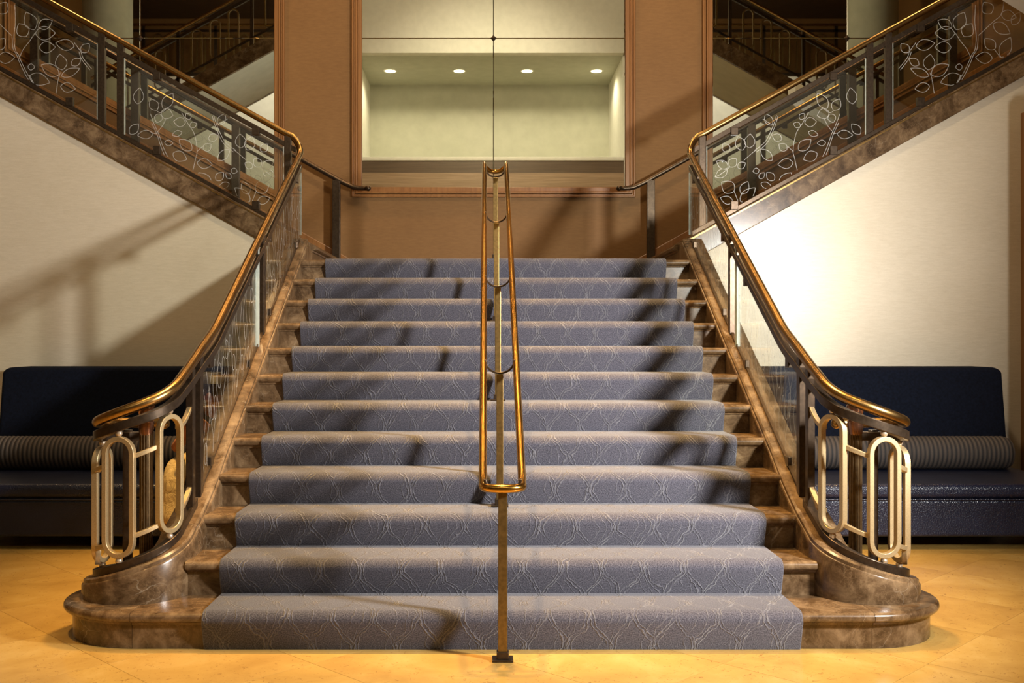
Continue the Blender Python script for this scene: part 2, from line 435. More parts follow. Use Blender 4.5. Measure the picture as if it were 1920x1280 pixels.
# rounded ends of the bottom step: body under a bull-nosed slab
for s in (-1, 1):
    cx, cy = 1.65, 4.93
    def outline(dx, dy, m=22):
        pts = [(1.65, cy-dy)]
        for k in range(1, m): 
            a = -PI/2+PI*k/m; pts.append((cx+dx*math.cos(a), cy+dy*math.sin(a)))
        return pts+[(1.65, cy+dy)]
    levels = [(0.0, 0.0), (R_-0.058, 0.0), (R_-0.056, 0.010), (R_-0.046, 0.012)]
    for k in range(9):
        a = -PI/2+PI*k/8; levels.append((R_-0.0225+0.0225*math.sin(a), 0.018+0.0225*math.cos(a)))
    secs = []
    for z, e in levels: secs.append([(x, y, z) for x, y in outline(0.375+e, 0.33+e)])
    MB().sweep(secs).mirror(s).build('rounded_step_end', 'marble', stair, angle=50)
# landing slab
MB().box(-1.49, 1.49, D0+11*T_+0.34, YB-0.001, ZL-0.2, ZL).build('landing_slab', 'marble', stair, smooth=False)

# stringer / balustrade path in plan (right side; mirrored for left)
RC, CC = 0.19, (1.74, 4.97)
ks = [(8.19, nose(8.19)+0.695), (5.62, nose(5.62)+0.695), (5.37, 1.336), (5.13, 1.236)]
kt = [(180, 1.180), (200, 1.146), (222, 1.109), (257, 1.068), (282, 1.035), (309, 1.007), (340, 0.982), (400, 0.967), (470, 0.960)]
S_k = [8.19-y for y, z in ks]+[8.19-CC[1]+math.radians(t-180)*RC for t, z in kt]
Z_k = [z for y, z in ks]+[z for t, z in kt]
S_end = S_k[-1]
def plan(s):
    ls = 8.19-CC[1]
    if s <= ls: return (1.55, 8.19-s), (-1.0, 0.0)          # outward-from-curve normal points to the stair side
    t = PI+(s-ls)/RC
    return (CC[0]+RC*math.cos(t), CC[1]+RC*math.sin(t)), (math.cos(t), math.sin(t))
ss_d = np.linspace(0, S_end, 900); zz = np.interp(ss_d, S_k, Z_k)
ker = np.hanning(61); ker /= ker.sum()
pad = np.concatenate([zz[0]+(zz[0]-zz[1:31][::-1]), zz, zz[-1]+(zz[-1]-zz[-31:-1][::-1])]); zz = np.convolve(pad, ker, 'valid')
def zrail(s): return float(np.interp(s, ss_d, zz))
def samples(a, b, step_s=0.12, step_c=0.022):
    ls = 8.19-CC[1]; out = []; s = a
    while s < b-1e-6:
        out.append(s); s += step_s if s < 2.2 else step_c
    out.append(b); return out
S_TH = lambda deg: 8.19-CC[1]+math.radians(deg-180)*RC
BASE = 0.715                               # handrail centre above the bottom bar centre

for s in (-1, 1):
    # stone stringer that curls into the drum
    sl = samples(-0.0, S_TH(462)); secs = []
    for q in sl:
        (x, y), (nx, ny) = plan(q)
        zt = zrail(q)-BASE-0.018
        straight = q < 8.19-5.5
        ns = nose(y)+0.028
        if q < 8.19-5.62: zt = ns
        else:
            f = min(1, (q-(8.19-5.62))/0.5); zt = (1-f)*(nose(y)+0.028)+f*zt if q < S_TH(180)+0.1 else zt
        P = lambda off, z: (x+nx*off, y+ny*off, z)
        zb = 0.0 if q < S_TH(175) else R_+0.0005
        inn, out = 0.072, -0.09
        secs.append([P(inn, zb), P(inn, zt-0.034), P(inn-0.004, zt-0.026), P(inn-0.008, zt-0.024), P(inn-0.010, zt-0.008), P(inn-0.020, zt), P(-0.02, zt), P(out, zt-0.004), P(out, zb)])
    MB().sweep(secs).mirror(s).build('stringer', 'marble', stair, angle=28)
    # core that fills the middle of the drum
    MB().lathe([(0.115, R_+0.0005), (0.115, 0.225), (0.09, 0.235), (0.001, 0.235)], (s*CC[0], CC[1], 0), 24).build('newel_block', 'marble', stair)

# ------------------------------------------------------------------ carpets
def runner_path():
    outer, inner = [], []
    for n in range(1, NS):
        y0 = D0+(n-1)*T_; z0 = (n-1)*R_; z1 = n*R_
        th = 0.012
        outer.append((y0-th, z0+(th if n > 1 else 0.0005))); inner.append((y0-0.001, z0+0.0005))
        c = (y0-0.006, z1-0.034); r = 0.046
        for k in range(0, 8):
            a = math.radians(190-100*k/7)
            outer.append((c[0]+r*math.cos(a), c[1]+r*math.sin(a))); inner.append((c[0]+(r-0.011)*math.cos(a), c[1]+(r-0.011)*math.sin(a)))
        outer.append((y0+T_-0.06, z1+th)); inner.append((y0+T_-0.06, z1+0.0005))
    y0 = D0+(NS-1)*T_
    outer.append((y0-0.012, (NS-1)*R_+0.012)); inner.append((y0-0.001, (NS-1)*R_+0.0005))
    return outer, inner
def carpet(name, outer, inner, hw, parent, vofs=0.0):
    vs, fs, uv = [], [], []
    d = 0; dist = [0]
    for a, b in zip(outer, outer[1:]): d += math.dist(a, b); dist.append(d)
    for p, q, v in zip(outer, inner, dist):
        e = 0.006
        ring = [(-hw, q), (-hw, ((p[0]*0.6+q[0]*0.4), (p[1]*0.6+q[1]*0.4))), (-hw+e, p), (hw-e, p), (hw, ((p[0]*0.6+q[0]*0.4), (p[1]*0.6+q[1]*0.4))), (hw, q)]
        for x, (y, z) in ring: vs.append((x, y, z)); uv.append((x, v+vofs))
    k = 6
    for i in range(len(outer)-1):
        for j in range(k-1): fs.append((i*k+j, i*k+j+1, (i+1)*k+j+1, (i+1)*k+j))
    m = MB(); m.add(vs, fs, uv)
    return m.build(name, 'carpet', parent, angle=80)
oo, ii = runner_path()
o = carpet('stair_runner', oo, ii, 1.328, None)
tag(o, 'mauve-grey patterned carpet runner covering the broad central stairs', 'carpet')
y0 = D0+(NS-1)*T_; z1 = ZL
lo, li = [(y0-0.012, ZL-R_+0.0145)], [(y0-0.001, ZL-R_+0.013)]
for k in range(8):
    a = math.radians(190-100*k/7); c = (y0-0.006, z1-0.034); r = 0.046
    lo.append((c[0]+r*math.cos(a), c[1]+r*math.sin(a))); li.append((c[0]+(r-0.011)*math.cos(a), c[1]+(r-0.011)*math.sin(a)))
lo.append((YB-0.09, z1+0.012)); li.append((YB-0.09, z1+0.0005))
o = carpet('landing_carpet', lo, li, 1.300, None, 5.1)
tag(o, 'mauve-grey patterned carpet over the top step and landing', 'carpet')

# ------------------------------------------------------------------ side flights
for s, nm in ((-1, 'left'), (1, 'right')):
    st = thing('side_staircase', 'brown marble side flight rising from the landing to the %s' % nm, 'staircase')
    for n in range(12):
        x0 = 1.50+n*T_; z0 = ZL+n*R_-(0.15 if n else 0); z1 = ZL+(n+1)*R_
        pr = step_profile(x0, z0, z1, x0+T_+0.02)
        MB().prism(pr, 'y', YS+0.125, YB-0.002).mirror(s).build('step', 'marble', st, angle=50)
    x1 = 5.3
    poly = [(1.49, fascia_top(1.49)-0.193), (1.49, fascia_top(1.49)), (x1, fascia_top(x1)), (x1, fascia_top(x1)-0.193)]
    MB().prism(poly, 'y', YS-0.065, YS+0.124).mirror(s).build('fascia', 'marble', st, smooth=False, bev=0.006)
    # fillet strip along the fascia's upper edge
    poly = [(1.49, fascia_top(1.49)-0.022), (1.49, fascia_top(1.49)-0.010), (x1, fascia_top(x1)-0.010), (x1, fascia_top(x1)-0.022)]
    MB().prism(poly, 'y', YS-0.069, YS-0.06).mirror(s).build('fascia_bead', 'antique', st, smooth=False)
    # sloping skirting on the back wall
    poly = [(1.40, 2.175-0.075), (1.40, 2.175), (5.1, 2.175+SL*3.7+0.02), (5.1, 2.175+SL*3.7-0.055)]
    o = MB().prism(poly, 'y', YB-0.03, YB-0.0005).mirror(s).build('baseboard_'+nm, 'wood', smooth=False, bev=0.006)
    struct(o); tag(o, 'sloping wood skirting along the %s side flight' % nm, 'baseboard')
o = struct(MB().box(-1.40, 1.40, YB-0.03, YB-0.0005, ZL+0.013, 2.165).build('baseboard_back', 'wood', smooth=False, bev=0.006))
tag(o, 'wood skirting at the back of the landing', 'baseboard')

# ------------------------------------------------------------------ wall mirrors
def strip_frame(mb, pts, inner_off, outer_off, y0, y1, closed=True):
    """moulding strip around polygon pts (x,z), offset outwards between inner_off and outer_off, y0 (front) .. y1 (back)."""
    n = len(pts)
    def off(d):
        res = []
        for i in range(n):
            p0, p1, p2 = Vector(pts[i-1]), Vector(pts[i]), Vector(pts[(i+1) % n])
            e1 = (p1-p0).normalized(); e2 = (p2-p1).normalized()
            n1 = Vector((e1.y, -e1.x)); n2 = Vector((e2.y, -e2.x))
            b = (n1+n2); b /= max(1e-6, b.dot(n1)); res.append(p1+b*d)
        return res
    a, b = off(inner_off), off(outer_off)
    secs = [[(a[i].x, y1, a[i].y), (a[i].x, y0, a[i].y), (b[i].x, y0, b[i].y), (b[i].x, y1, b[i].y)] for i in range(n)]
    return mb.sweep(secs, False, True)
def pane(poly, parent, y=YB-0.022, bw=0.005):
    """mirror pane with a ground bevel: front face inset."""
    n = len(poly); cxm = sum(p[0] for p in poly)/n
    def off(d):
        res = []
        for i in range(n):
            p0, p1, p2 = Vector(poly[i-1]), Vector(poly[i]), Vector(poly[(i+1) % n])
            e1 = (p1-p0).normalized(); e2 = (p2-p1).normalized()
            n1 = Vector((-e1.y, e1.x)); n2 = Vector((-e2.y, e2.x))
            b = (n1+n2); b /= max(1e-6, b.dot(n1)); res.append(p1+b*d)
        return res
    a = off(0.0008); c = off(bw)
    vs = [(p.x, YB-0.012, p.y) for p in a]+[(p.x, y+0.0014, p.y) for p in a]+[(p.x, y, p.y) for p in c]
    fs = [tuple(range(n))]+[(i, (i+1) % n, n+(i+1) % n, n+i) for i in range(n)]+[(n+i, n+(i+1) % n, 2*n+(i+1) % n, 2*n+i) for i in range(n)]+[tuple(range(2*n, 3*n))]
    return MB().add(vs, fs).build('pane', 'mirror', parent, smooth=False)
ZJ, ZTOP = 4.358, 7.6
mir = thing('wall_mirror', 'large wood-framed four-pane mirror above the landing reflecting four ceiling lights', 'mirror')
x0, x1, zb = -1.300, 1.300, 2.888
rect = [(x0, zb), (x1, zb), (x1, ZTOP), (x0, ZTOP)]
MB().box(x0-0.02, x1+0.02, YB-0.011, YB-0.0005, zb-0.02, ZTOP+0.02).build('backing', 'darkback', mir, smooth=False)
for a, b in ((x0, 0.0), (0.0, x1)):
    for c, d in ((zb, ZJ), (ZJ, ZTOP)):
        pane([(a, c), (b, c), (b, d), (a, d)], mir)
def mouldings(rect, parent):
    strip_frame(MB(), rect, 0.0, 0.042, YB-0.034, YB-0.0005).build('frame', 'wood', parent, smooth=False, bev=0.004)
    strip_frame(MB(), rect, 0.0425, 0.062, YB-0.048, YB-0.0005).build('frame_bead', 'wood', parent, smooth=False, bev=0.006)
    strip_frame(MB(), rect, 0.066, 0.078, YB-0.034, YB-0.0005).build('frame_fillet', 'wood', parent, smooth=False, bev=0.003)
    strip_frame(MB(), rect, 0.079, 0.098, YB-0.042, YB-0.0005).build('frame_edge', 'wood', parent, smooth=False, bev=0.006)
mouldings(rect, mir)
def rosette(x, z, parent):
    r = 0.032
    MB().add([(x-r, YB-0.024, z), (x, YB-0.024, z-r), (x+r, YB-0.024, z), (x, YB-0.024, z+r), (x, YB-0.044, z), (x, YB-0.021, z)],
             [(0, 1, 4), (1, 2, 4), (2, 3, 4), (3, 0, 4), (1, 0, 5), (2, 1, 5), (3, 2, 5), (0, 3, 5)]).build('rosette', 'bronze', parent, smooth=False)
rosette(0, ZJ, mir)
for s, nm in ((-1, 'left'), (1, 'right')):
    xi, xo = 2.16, 4.72
    bz = lambda ax: 2.855+SL*(ax-2.15)
    t = thing('stair_mirror', 'tall mirror with a sloping lower edge beside the %s flight' % nm, 'mirror')
    xj = 3.485
    zj_hit = 2.15+(ZJ-2.855)/SL
    low_a = [(xi, bz(xi)), (xj, bz(xj)), (xj, ZJ), (xi, ZJ)]
    up_a = [(xi, ZJ), (xj, ZJ), (xj, ZTOP), (xi, ZTOP)]
    low_b = [(xj, bz(xj)), (xo, bz(xo)), (xo, ZJ), (xj, ZJ)] if zj_hit > xo else [(xj, bz(xj)), (zj_hit, ZJ), (xj, ZJ)]
    up_b = [(xj, ZJ), (xo, ZJ), (xo, ZTOP), (xj, ZTOP)]
    for p in (low_a, up_a, low_b, up_b):
        pp = [(s*a, b) for a, b in p]
        if s < 0: pp = pp[::-1]
        pane(pp, t)
    whole = [(xi, bz(xi)), (xo, bz(xo)), (xo, ZTOP), (xi, ZTOP)]
    pp = [(s*a, b) for a, b in whole]
    if s < 0: pp = pp[::-1]
    MB().prism(pp, 'y', YB-0.011, YB-0.0005).build('backing', 'darkback', t, smooth=False)
    mouldings(pp, t)
    rosette(s*xj, ZJ, t)

# ------------------------------------------------------------------ etched ornament
def ribbon(mb, pts, wd, place):
    """flat ribbon along 2-D pts; place(u, v) -> 3-D point."""
    n = len(pts)
    if n < 2: return
    L_, R2 = [], []
    for i in range(n):
        a = Vector(pts[max(i-1, 0)]); b = Vector(pts[min(i+1, n-1)]); t = (b-a)
        if t.length < 1e-9: return
        t.normalize(); nn = Vector((-t.y, t.x))*wd/2; p = Vector(pts[i])
        L_.append(place(*(p+nn))); R2.append(place(*(p-nn)))
    mb.add(L_+R2, [(i, i+1, n+i+1, n+i) for i in range(n-1)])
def smooth_poly(pts, m=6):
    out = []
    for i in range(len(pts)-1):
        p0, p1, p2, p3 = [Vector(pts[max(0, min(len(pts)-1, k))]) for k in (i-1, i, i+1, i+2)]
        for k in range(m):
            t = k/m
            out.append(0.5*((2*p1)+(p2-p0)*t+(2*p0-5*p1+4*p2-p3)*t*t+(3*p1-p0-3*p2+p3)*t**3))
    out.append(Vector(pts[-1])); return out
def leaf(base, tip, wd):
    b, t = Vector(base), Vector(tip); d = t-b; nn = Vector((-d.y, d.x)).normalized()*wd*0.72
    q = [k/14 for k in range(15)]
    a = [b+d*t_+nn*0.95*math.sin(PI*t_**0.85)**0.9 for t_ in q]; c = [b+d*t_-nn*0.95*math.sin(PI*t_**0.85)**0.9 for t_ in q]
    return [a, c]
def clip_runs(pts, inside):
    runs, cur = [], []
    for p in pts:
        if inside(p): cur.append(p)
        else:
            if len(cur) > 1: runs.append(cur)
            cur = []
    if len(cur) > 1: runs.append(cur)
    return runs
# sketches measured on the lower right pane and on the upper right pane, as (x, z) on the pane
def conv(sc_, ox, oy):
    def f(p):
        px, py = ox+p[0]/sc_, oy+p[1]/sc_
        return (CX+(px-912)*8.29/F, CH-(py-640)*8.29/F)
    return f
c1 = conv(4.268, 1320, 120)
BR1 = [[(935, 770), (985, 660), (1020, 560), (1060, 470), (1085, 400)], [(955, 775), (1000, 665), (1034, 562), (1076, 472)], [(1030, 545), (990, 495), (962, 440)],
       [(745, 850), (725, 760), (712, 690), (735, 560), (790, 470), (835, 390)], [(712, 700), (670, 660)], [(405, 690), (490, 620), (548, 505), (580, 410)], [(420, 705), (505, 630), (562, 510), (592, 415)],
       [(270, 1095), (245, 1030), (235, 1015)], [(285, 1080), (300, 1045)], [(90, 905), (150, 870), (205, 825)], [(320, 770), (400, 700), (420, 690)], [(1030, 380), (1000, 390), (960, 360)], [(1030, 560), (1080, 550)], [(530, 480), (470, 440)]]
LF1 = [((1035, 372), (1085, 280), 55), ((1000, 385), (905, 415), 60), ((985, 355), (905, 235), 60), ((1065, 560), (1190, 570), 50), ((905, 715), (795, 765), 60), ((755, 690), (855, 605), 60),
       ((712, 790), (590, 805), 58), ((240, 1020), (140, 945), 75), ((300, 1040), (350, 940), 52), ((290, 1100), (410, 990), 62), ((230, 1105), (130, 1070), 46), ((560, 930), (500, 868), 46), ((442, 915), (482, 870), 30),
       ((455, 955), (545, 990), 36), ((190, 830), (100, 775), 48), ((205, 822), (255, 755), 50), ((185, 850), (88, 905), 48), ((805, 470), (900, 460), 55), ((770, 500), (715, 475), 34), ((768, 442), (800, 395), 34),
       ((545, 770), (450, 680), 50), ((620, 605), (545, 570), 44), ((835, 545), (912, 570), 34), ((972, 628), (905, 635), 34), ((360, 672), (370, 560), 62), ((310, 690), (270, 580), 60), ((1010, 400), (1035, 470), 46),
       ((1190, 320), (1170, 190), 60), ((540, 490), (490, 400), 46), ((270, 830), (330, 790), 40), ((440, 850), (390, 860), 32), ((600, 960), (700, 870), 50), ((660, 690), (600, 640), 46), ((1250, 560), (1180, 480), 50), ((200, 700), (150, 640), 46)]
c2 = conv(4.268, 1640, 0)
BR2 = [[(640, 690), (700, 600), (750, 500), (775, 440), (800, 400), (812, 300), (800, 180), (805, 40)], [(660, 690), (716, 604), (764, 505), (790, 440), (818, 390), (826, 300)], [(770, 470), (740, 400), (690, 335), (640, 260)],
       [(830, 285), (930, 190), (1015, 110), (1030, 0)], [(475, 750), (458, 640), (440, 580)], [(190, 550), (255, 470), (280, 410), (330, 340)], [(205, 560), (268, 478), (292, 415)], [(1010, 470), (960, 400)], [(690, 600), (640, 690)]]
LF2 = [((640, 268), (480, 265), 80), ((648, 238), (715, 100), 75), ((615, 220), (505, 165), 60), ((712, 292), (775, 190), 75), ((610, 380), (480, 378), 66), ((330, 372), (478, 345), 64), ((452, 600), (592, 518), 70),
       ((425, 560), (445, 435), 68), ((690, 610), (525, 662), 70), ((940, 465), (805, 460), 66), ((1010, 460), (1085, 300), 70), ((960, 395), (880, 310), 62), ((948, 190), (1082, 270), 66), ((930, 110), (870, 20), 70),
       ((432, 610), (285, 548), 46), ((700, 535), (645, 538), 36), ((352, 522), (275, 470), 44), ((438, 690), (320, 712), 56), ((1010, 110), (1130, 140), 60), ((270, 420), (210, 350), 50), ((1100, 200), (1160, 100), 50)]
def etch(mb, branches, leaves, cv, place, inside, wd=0.0038):
    for b in branches:
        for r in clip_runs(smooth_poly([cv(p) for p in b], 6), inside): ribbon(mb, r, wd, place)
    for (b, t, wdt) in leaves:
        wb = wdt/4.268*8.29/F
        for side in leaf(cv(b), cv(t), wb):
            for r in clip_runs(side, inside): ribbon(mb, r, wd, place)

# ------------------------------------------------------------------ balustrades (one continuous assembly each side)
def ring_oval(cs, wd, ht, bw, dep, tang, nrm):
    """flat oval ring standing in the plane of tang (horizontal unit) and z; bw = band width, dep = depth along nrm."""
    tx = Vector((tang[0], tang[1], 0)); nx = Vector((nrm[0], nrm[1], 0)); c = Vector(cs); up = Vector((0, 0, 1))
    def loop(inset):
        a = wd/2-inset; hs = ht/2-wd/2; pts = []
        for k in range(0, 13): t = PI*k/12; pts.append((a*math.cos(t), hs+a*math.sin(t)))
        for k in range(0, 13): t = PI+PI*k/12; pts.append((a*math.cos(t), -hs+a*math.sin(t)))
        return pts
    o_, i_ = loop(0), loop(bw); secs = []
    for (a, b), (c1_, d1) in zip(o_, i_):
        secs.append([c+tx*a+up*b-nx*dep/2, c+tx*a+up*b+nx*dep/2, c+tx*c1_+up*d1+nx*dep/2, c+tx*c1_+up*d1-nx*dep/2])
    return MB().sweep(secs, False, True)

for s, nm in ((-1, 'left'), (1, 'right')):
    b = thing('stair_balustrade', 'brass and etched glass balustrade %s' % ('left of the stairs, before the seated person' if s < 0 else 'right of the stairs, before the empty sofa'), 'balustrade')
    # --- handrail: side flight, rounded corner, main flight, volute
    path = []
    for ax in np.linspace(5.4, 1.68, 12): path.append((ax, YS, side_rail_z(ax)))
    for k in range(1, 8):
        t = (PI/2)*k/8; path.append((1.65-0.10*math.sin(t), YS-0.10+0.10*math.cos(t), side_rail_z(1.67)-(side_rail_z(1.67)-zrail(0)+0.01)*(k/8)**1.15))
    for q in samples(0.02, S_end): (x, y), _ = plan(q); path.append((x, y, zrail(q)))
    MB().tube(path, 0.0255, 14).mirror(s).build('handrail', 'antique', b)
    MB().sphere(path[-1], 0.0262).mirror(s).build('rail_end', 'antique', b)
    # --- lower rail (flat bar under the handrail)
    pth, nr = [], []
    for q in samples(0.03, S_TH(452)):
        (x, y), n_ = plan(q); f = min(1, max(0, (q-2.7)/0.8)); drop = 0.092*(1-f)+0.066*f
        pth.append((x, y, zrail(q)-drop)); nr.append(n_)
    MB().bar(pth, nr, -0.021, 0.021, -0.022, 0.022).mirror(s).build('lower_rail', 'bronze' , b, bev=0.003)
    # --- base rail on the curl
    pth, nr = [], []
    for q in samples(S_TH(180)-0.25, S_TH(455)):
        (x, y), n_ = plan(q); pth.append((x, y, zrail(q)-BASE)); nr.append(n_)
    MB().bar(pth, nr, -0.020, 0.022, -0.019, 0.019).mirror(s).build('base_rail', 'bronze', b, bev=0.003)
    # glazing channel along the straight stringer
    pth, nr = [], []
    for q in samples(0.06, 8.19-5.33): (x, y), n_ = plan(q); pth.append((x, y, nose(y)+0.030)); nr.append(n_)
    MB().bar(pth, nr, -0.008, 0.010, 0.0, 0.014).mirror(s).build('glazing_channel', 'bronze', b, smooth=False)
    # --- posts on the main flight
    def post(y, w_, mat, d=0.036):
        q = 8.19-y; (x, yy), _ = plan(q); zt = zrail(q)-0.02; zb_ = nose(y-w_)+0.020
        m = MB().box(x-d/2, x+d/2, y-w_/2, y+w_/2, zb_, zt-0.0); m.mirror(s).build('post', mat, b, smooth=False, bev=0.003)
    post(5.31, 0.05, 'bronze'); post(5.165, 0.045, 'bronze'); post(6.82, 0.052, 'bronze'); post(6.66, 0.014, 'edgeglass', 0.03)
    # --- glass panes on the main flight
    for (ya, yb, w1) in ((5.345, 6.63, 11), (6.86, 8.235, 23)):
        z_lo = lambda y: nose(y)+0.036; z_hi = lambda y: zrail(max(0.0, 8.19-y))-0.135 if y < 8.19 else zrail(0)-0.135
        ys = np.linspace(ya, yb, 12)
        poly = [(y, z_lo(y)) for y in ys]+[(y, z_hi(y)) for y in ys[::-1]]
        g = MB().prism(poly, 'x', 1.546, 1.556).mirror(s).build('glass_pane', 'glass', b, smooth=False)
        # bright ground edge of the pane
        yy = yb if yb > 8 else yb-0.003
        MB().box(1.5455, 1.5565, yy, yy+0.004, z_lo(yy)+0.0, z_hi(yy)).mirror(s).build('glass_edge', 'edgeglass', g, smooth=False)
        rnd = random.Random(w1); mb = MB()
        place = lambda u, v: (1.5448, u, v)
        ins = lambda p: ya+0.02 < p[0] < yb-0.02 and z_lo(p[0])+0.02 < p[1] < z_hi(p[0])-0.01
        u = ya+0.05
        while u < yb-0.02:
            amp = rnd.uniform(0.015, 0.05); lv = rnd.uniform(0.28, 0.5); ph = rnd.uniform(0, 6.28)
            zc = z_lo(u); pts = [Vector((u+amp*math.sin(2*PI*k*0.02/lv+ph), zc-0.2+k*0.02)) for k in range(60)]
            for r in clip_runs(pts, ins): ribbon(mb, r, 0.0028, place)
            if rnd.random() < 0.8:
                e = rnd.uniform(0.02, 0.04); f = rnd.uniform(0.04, 0.07); z2 = rnd.uniform(z_lo(u)+0.05, z_hi(u)-0.08)
                pts = [Vector((u+0.03+e*math.cos(t*PI/9), z2+f*math.sin(t*PI/9))) for t in range(19)]
                for r in clip_runs(pts, ins): ribbon(mb, r, 0.0028, place)
            u += rnd.uniform(0.055, 0.10)
        mb.mirror(s).build('etched_pattern', 'etch', g, smooth=False, recalc=False)
        # clips
        for y in (ya+0.18, yb-0.2):
            MB().box(1.536, 1.566, y-0.03, y+0.03, z_hi(y)-0.03, z_hi(y)+0.05).mirror(s).build('clip', 'bronze', b, smooth=False, bev=0.004)
            MB().box(1.536, 1.566, y-0.03, y+0.03, z_lo(y)-0.015, z_lo(y)+0.035).mirror(s).build('clip', 'bronze', b, smooth=False, bev=0.004)
    # spacers between handrail and lower rail
    for y in (5.31, 5.165, 6.82, 6.66, 7.9):
        q = 8.19-y; (x, yy), _ = plan(q)
        MB().box(x-0.009, x+0.009, y-0.02, y+0.02, zrail(q)-0.085, zrail(q)-0.02).mirror(s).build('spacer', 'bronze', b, smooth=False)
    # --- ovals of the newel curl
    ths = [206, 280, 368]
    cents = []
    for th in ths:
        q = S_TH(th); (x, y), n_ = plan(q); tg = (-n_[1], n_[0]); zc = zrail(q)-0.392
        cents.append((x, y, zc, tg, n_))
        ring_oval((x, y, zc), 0.160, 0.565, 0.023, 0.030, tg, n_).mirror(s).build('oval_ring', 'palebrass', b, bev=0.002)
        for zz_ in (zc+0.2825+0.013, zc-0.2825-0.013):
            MB().sphere((x, y, zz_), 0.0165).mirror(s).build('ball', 'ball', b)
    def link(th0, dz0, th1, dz1, name='link_bar'):
        pth, nr = [], []
        for f in np.linspace(0, 1, 9):
            q = S_TH(th0)*(1-f)+S_TH(th1)*f; (x, y), n_ = plan(q)
            zc = zrail(q)-0.392+dz0*(1-f)+dz1*f; pth.append((x, y, zc)); nr.append(n_)
        MB().bar(pth, nr, -0.012, 0.012, -0.011, 0.011).mirror(s).build(name, 'palebrass', b, bev=0.002)
    hw = math.degrees(0.068/RC)
    for dz in (0.165, -0.205):
        link(ths[0]+hw, dz, ths[1]-hw, dz); link(ths[1]+hw, dz, ths[2]-hw, dz)
    # scrolled ears between the first oval and the post
    for dz, up in ((0.215, 1), (-0.185, 1)):
        pth, nr = [], []
        q0 = S_TH(ths[0])-0.062; q1 = 8.19-5.14
        for f in np.linspace(0, 1, 9):
            q = q0*(1-f)+q1*f; (x, y), n_ = plan(q); pth.append((x, y, zrail(S_TH(ths[0]))-0.392+dz+0.075*f**2)); nr.append(n_)
        MB().bar(pth, nr, -0.012, 0.012, -0.011, 0.011).mirror(s).build('scroll', 'palebrass', b, bev=0.002)
    # scroll foot at the outer end
    pth, nr = [], []
    for f in np.linspace(0, 1, 9):
        q = S_TH(330)*(1-f)+S_TH(352)*f; (x, y), n_ = plan(q); pth.append((x, y, zrail(q)-0.392-0.225-0.05*math.sin(f*PI))); nr.append(n_)
    MB().bar(pth, nr, -0.012, 0.012, -0.010, 0.010).mirror(s).build('scroll', 'palebrass', b, bev=0.002)
    # --- fluted newel column with capital
    cxn, cyn = 1.725, 5.02
    z0c, z1c = 0.232, 0.925
    secs = []
    nf = 16
    for z in (z0c, z1c):
        ring = []
        for q in range(nf*4):
            a = 2*PI*q/(nf*4); rr = 0.0315 if q % 4 in (0, 1) else 0.0275
            ring.append((cxn+rr*math.cos(a), cyn+rr*math.sin(a), z))
        secs.append(ring)
    MB().sweep(secs).mirror(s).build('fluted_column', 'fluted', b, smooth=False)
    MB().lathe([(0.03, z1c-0.01), (0.033, z1c), (0.037, z1c+0.03), (0.039, z1c+0.055), (0.034, z1c+0.062), (0.030, z1c+0.07), (0.036, z1c+0.10), (0.042, z1c+0.125), (0.040, z1c+0.135), (0.022, z1c+0.14), (0.02, z1c+0.155)], (cxn, cyn, 0), 22).mirror(s).build('capital', 'copper', b)
    # back post of the curl
    MB().box(1.835, 1.875, 5.12, 5.155, 0.235, 0.93).mirror(s).build('post', 'bronze', b, smooth=False, bev=0.003)
    # --- side flight: lower rail, base rail, posts, panes
    x1 = 5.3
    def sloped(za, zb_, y0_, y1_, xa=1.60, xb=x1, fn=side_rail_z):
        return MB().prism([(xa, fn(xa)+za), (xb, fn(xb)+za), (xb, fn(xb)+zb_), (xa, fn(xa)+zb_)], 'y', y0_, y1_).mirror(s)
    sloped(-0.112, -0.068, YS-0.0175, YS+0.0175).build('lower_rail', 'bronze', b, smooth=False, bev=0.003)
    sloped(0.004, 0.042, YS-0.024, YS+0.024, 1.58, x1, fascia_top).build('base_rail', 'bronze', b, smooth=False, bev=0.003)
    for ax in (1.665, 3.01, 3.16, 4.62, 4.77):
        MB().box(ax-0.027, ax+0.027, YS-0.02, YS+0.02, fascia_top(ax)-0.005, side_rail_z(ax)-0.012).mirror(s).build('post', 'bronze', b, smooth=False, bev=0.003)
    for ai, (xa, xb) in enumerate(((1.70, 2.975), (3.195, 4.585))):
        lo_ = lambda ax: fascia_top(ax)+0.045; hi_ = lambda ax: side_rail_z(ax)-0.118
        poly = [(xa, lo_(xa)), (xb, lo_(xb)), (xb, hi_(xb)), (xa, hi_(xa))]
        g = MB().prism(poly, 'y', YS-0.012, YS-0.004).mirror(s).build('glass_pane', 'glass', b, smooth=False)
        for xe in (xa, xb):
            MB().box(xe-0.003, xe+0.003, YS-0.0125, YS-0.0035, lo_(xe), hi_(xe)).mirror(s).build('glass_edge', 'edgeglass', g, smooth=False)
        ins = lambda p: xa+0.01 < p[0] < xb-0.01 and lo_(p[0])+0.005 < p[1] < hi_(p[0])-0.005
        mb = MB(); place = lambda u, v: (u, YS-0.0135, v)
        if ai == 0: etch(mb, BR1, LF1, c1, place, ins)
        else: etch(mb, BR2, LF2, c2, place, ins)
        mb.mirror(s).build('etched_leaves', 'etch', g, smooth=False, recalc=False)
        for ax in (xa+0.22, xb-0.26):
            MB().box(ax-0.03, ax+0.03, YS-0.03, YS+0.01, lo_(ax)-0.02, lo_(ax)+0.05).mirror(s).build('clip', 'bronze', b, smooth=False, bev=0.004)
            MB().box(ax-0.03, ax+0.03, YS-0.03, YS+0.01, hi_(ax)-0.03, hi_(ax)+0.03).mirror(s).build('clip', 'bronze', b, smooth=False, bev=0.004)
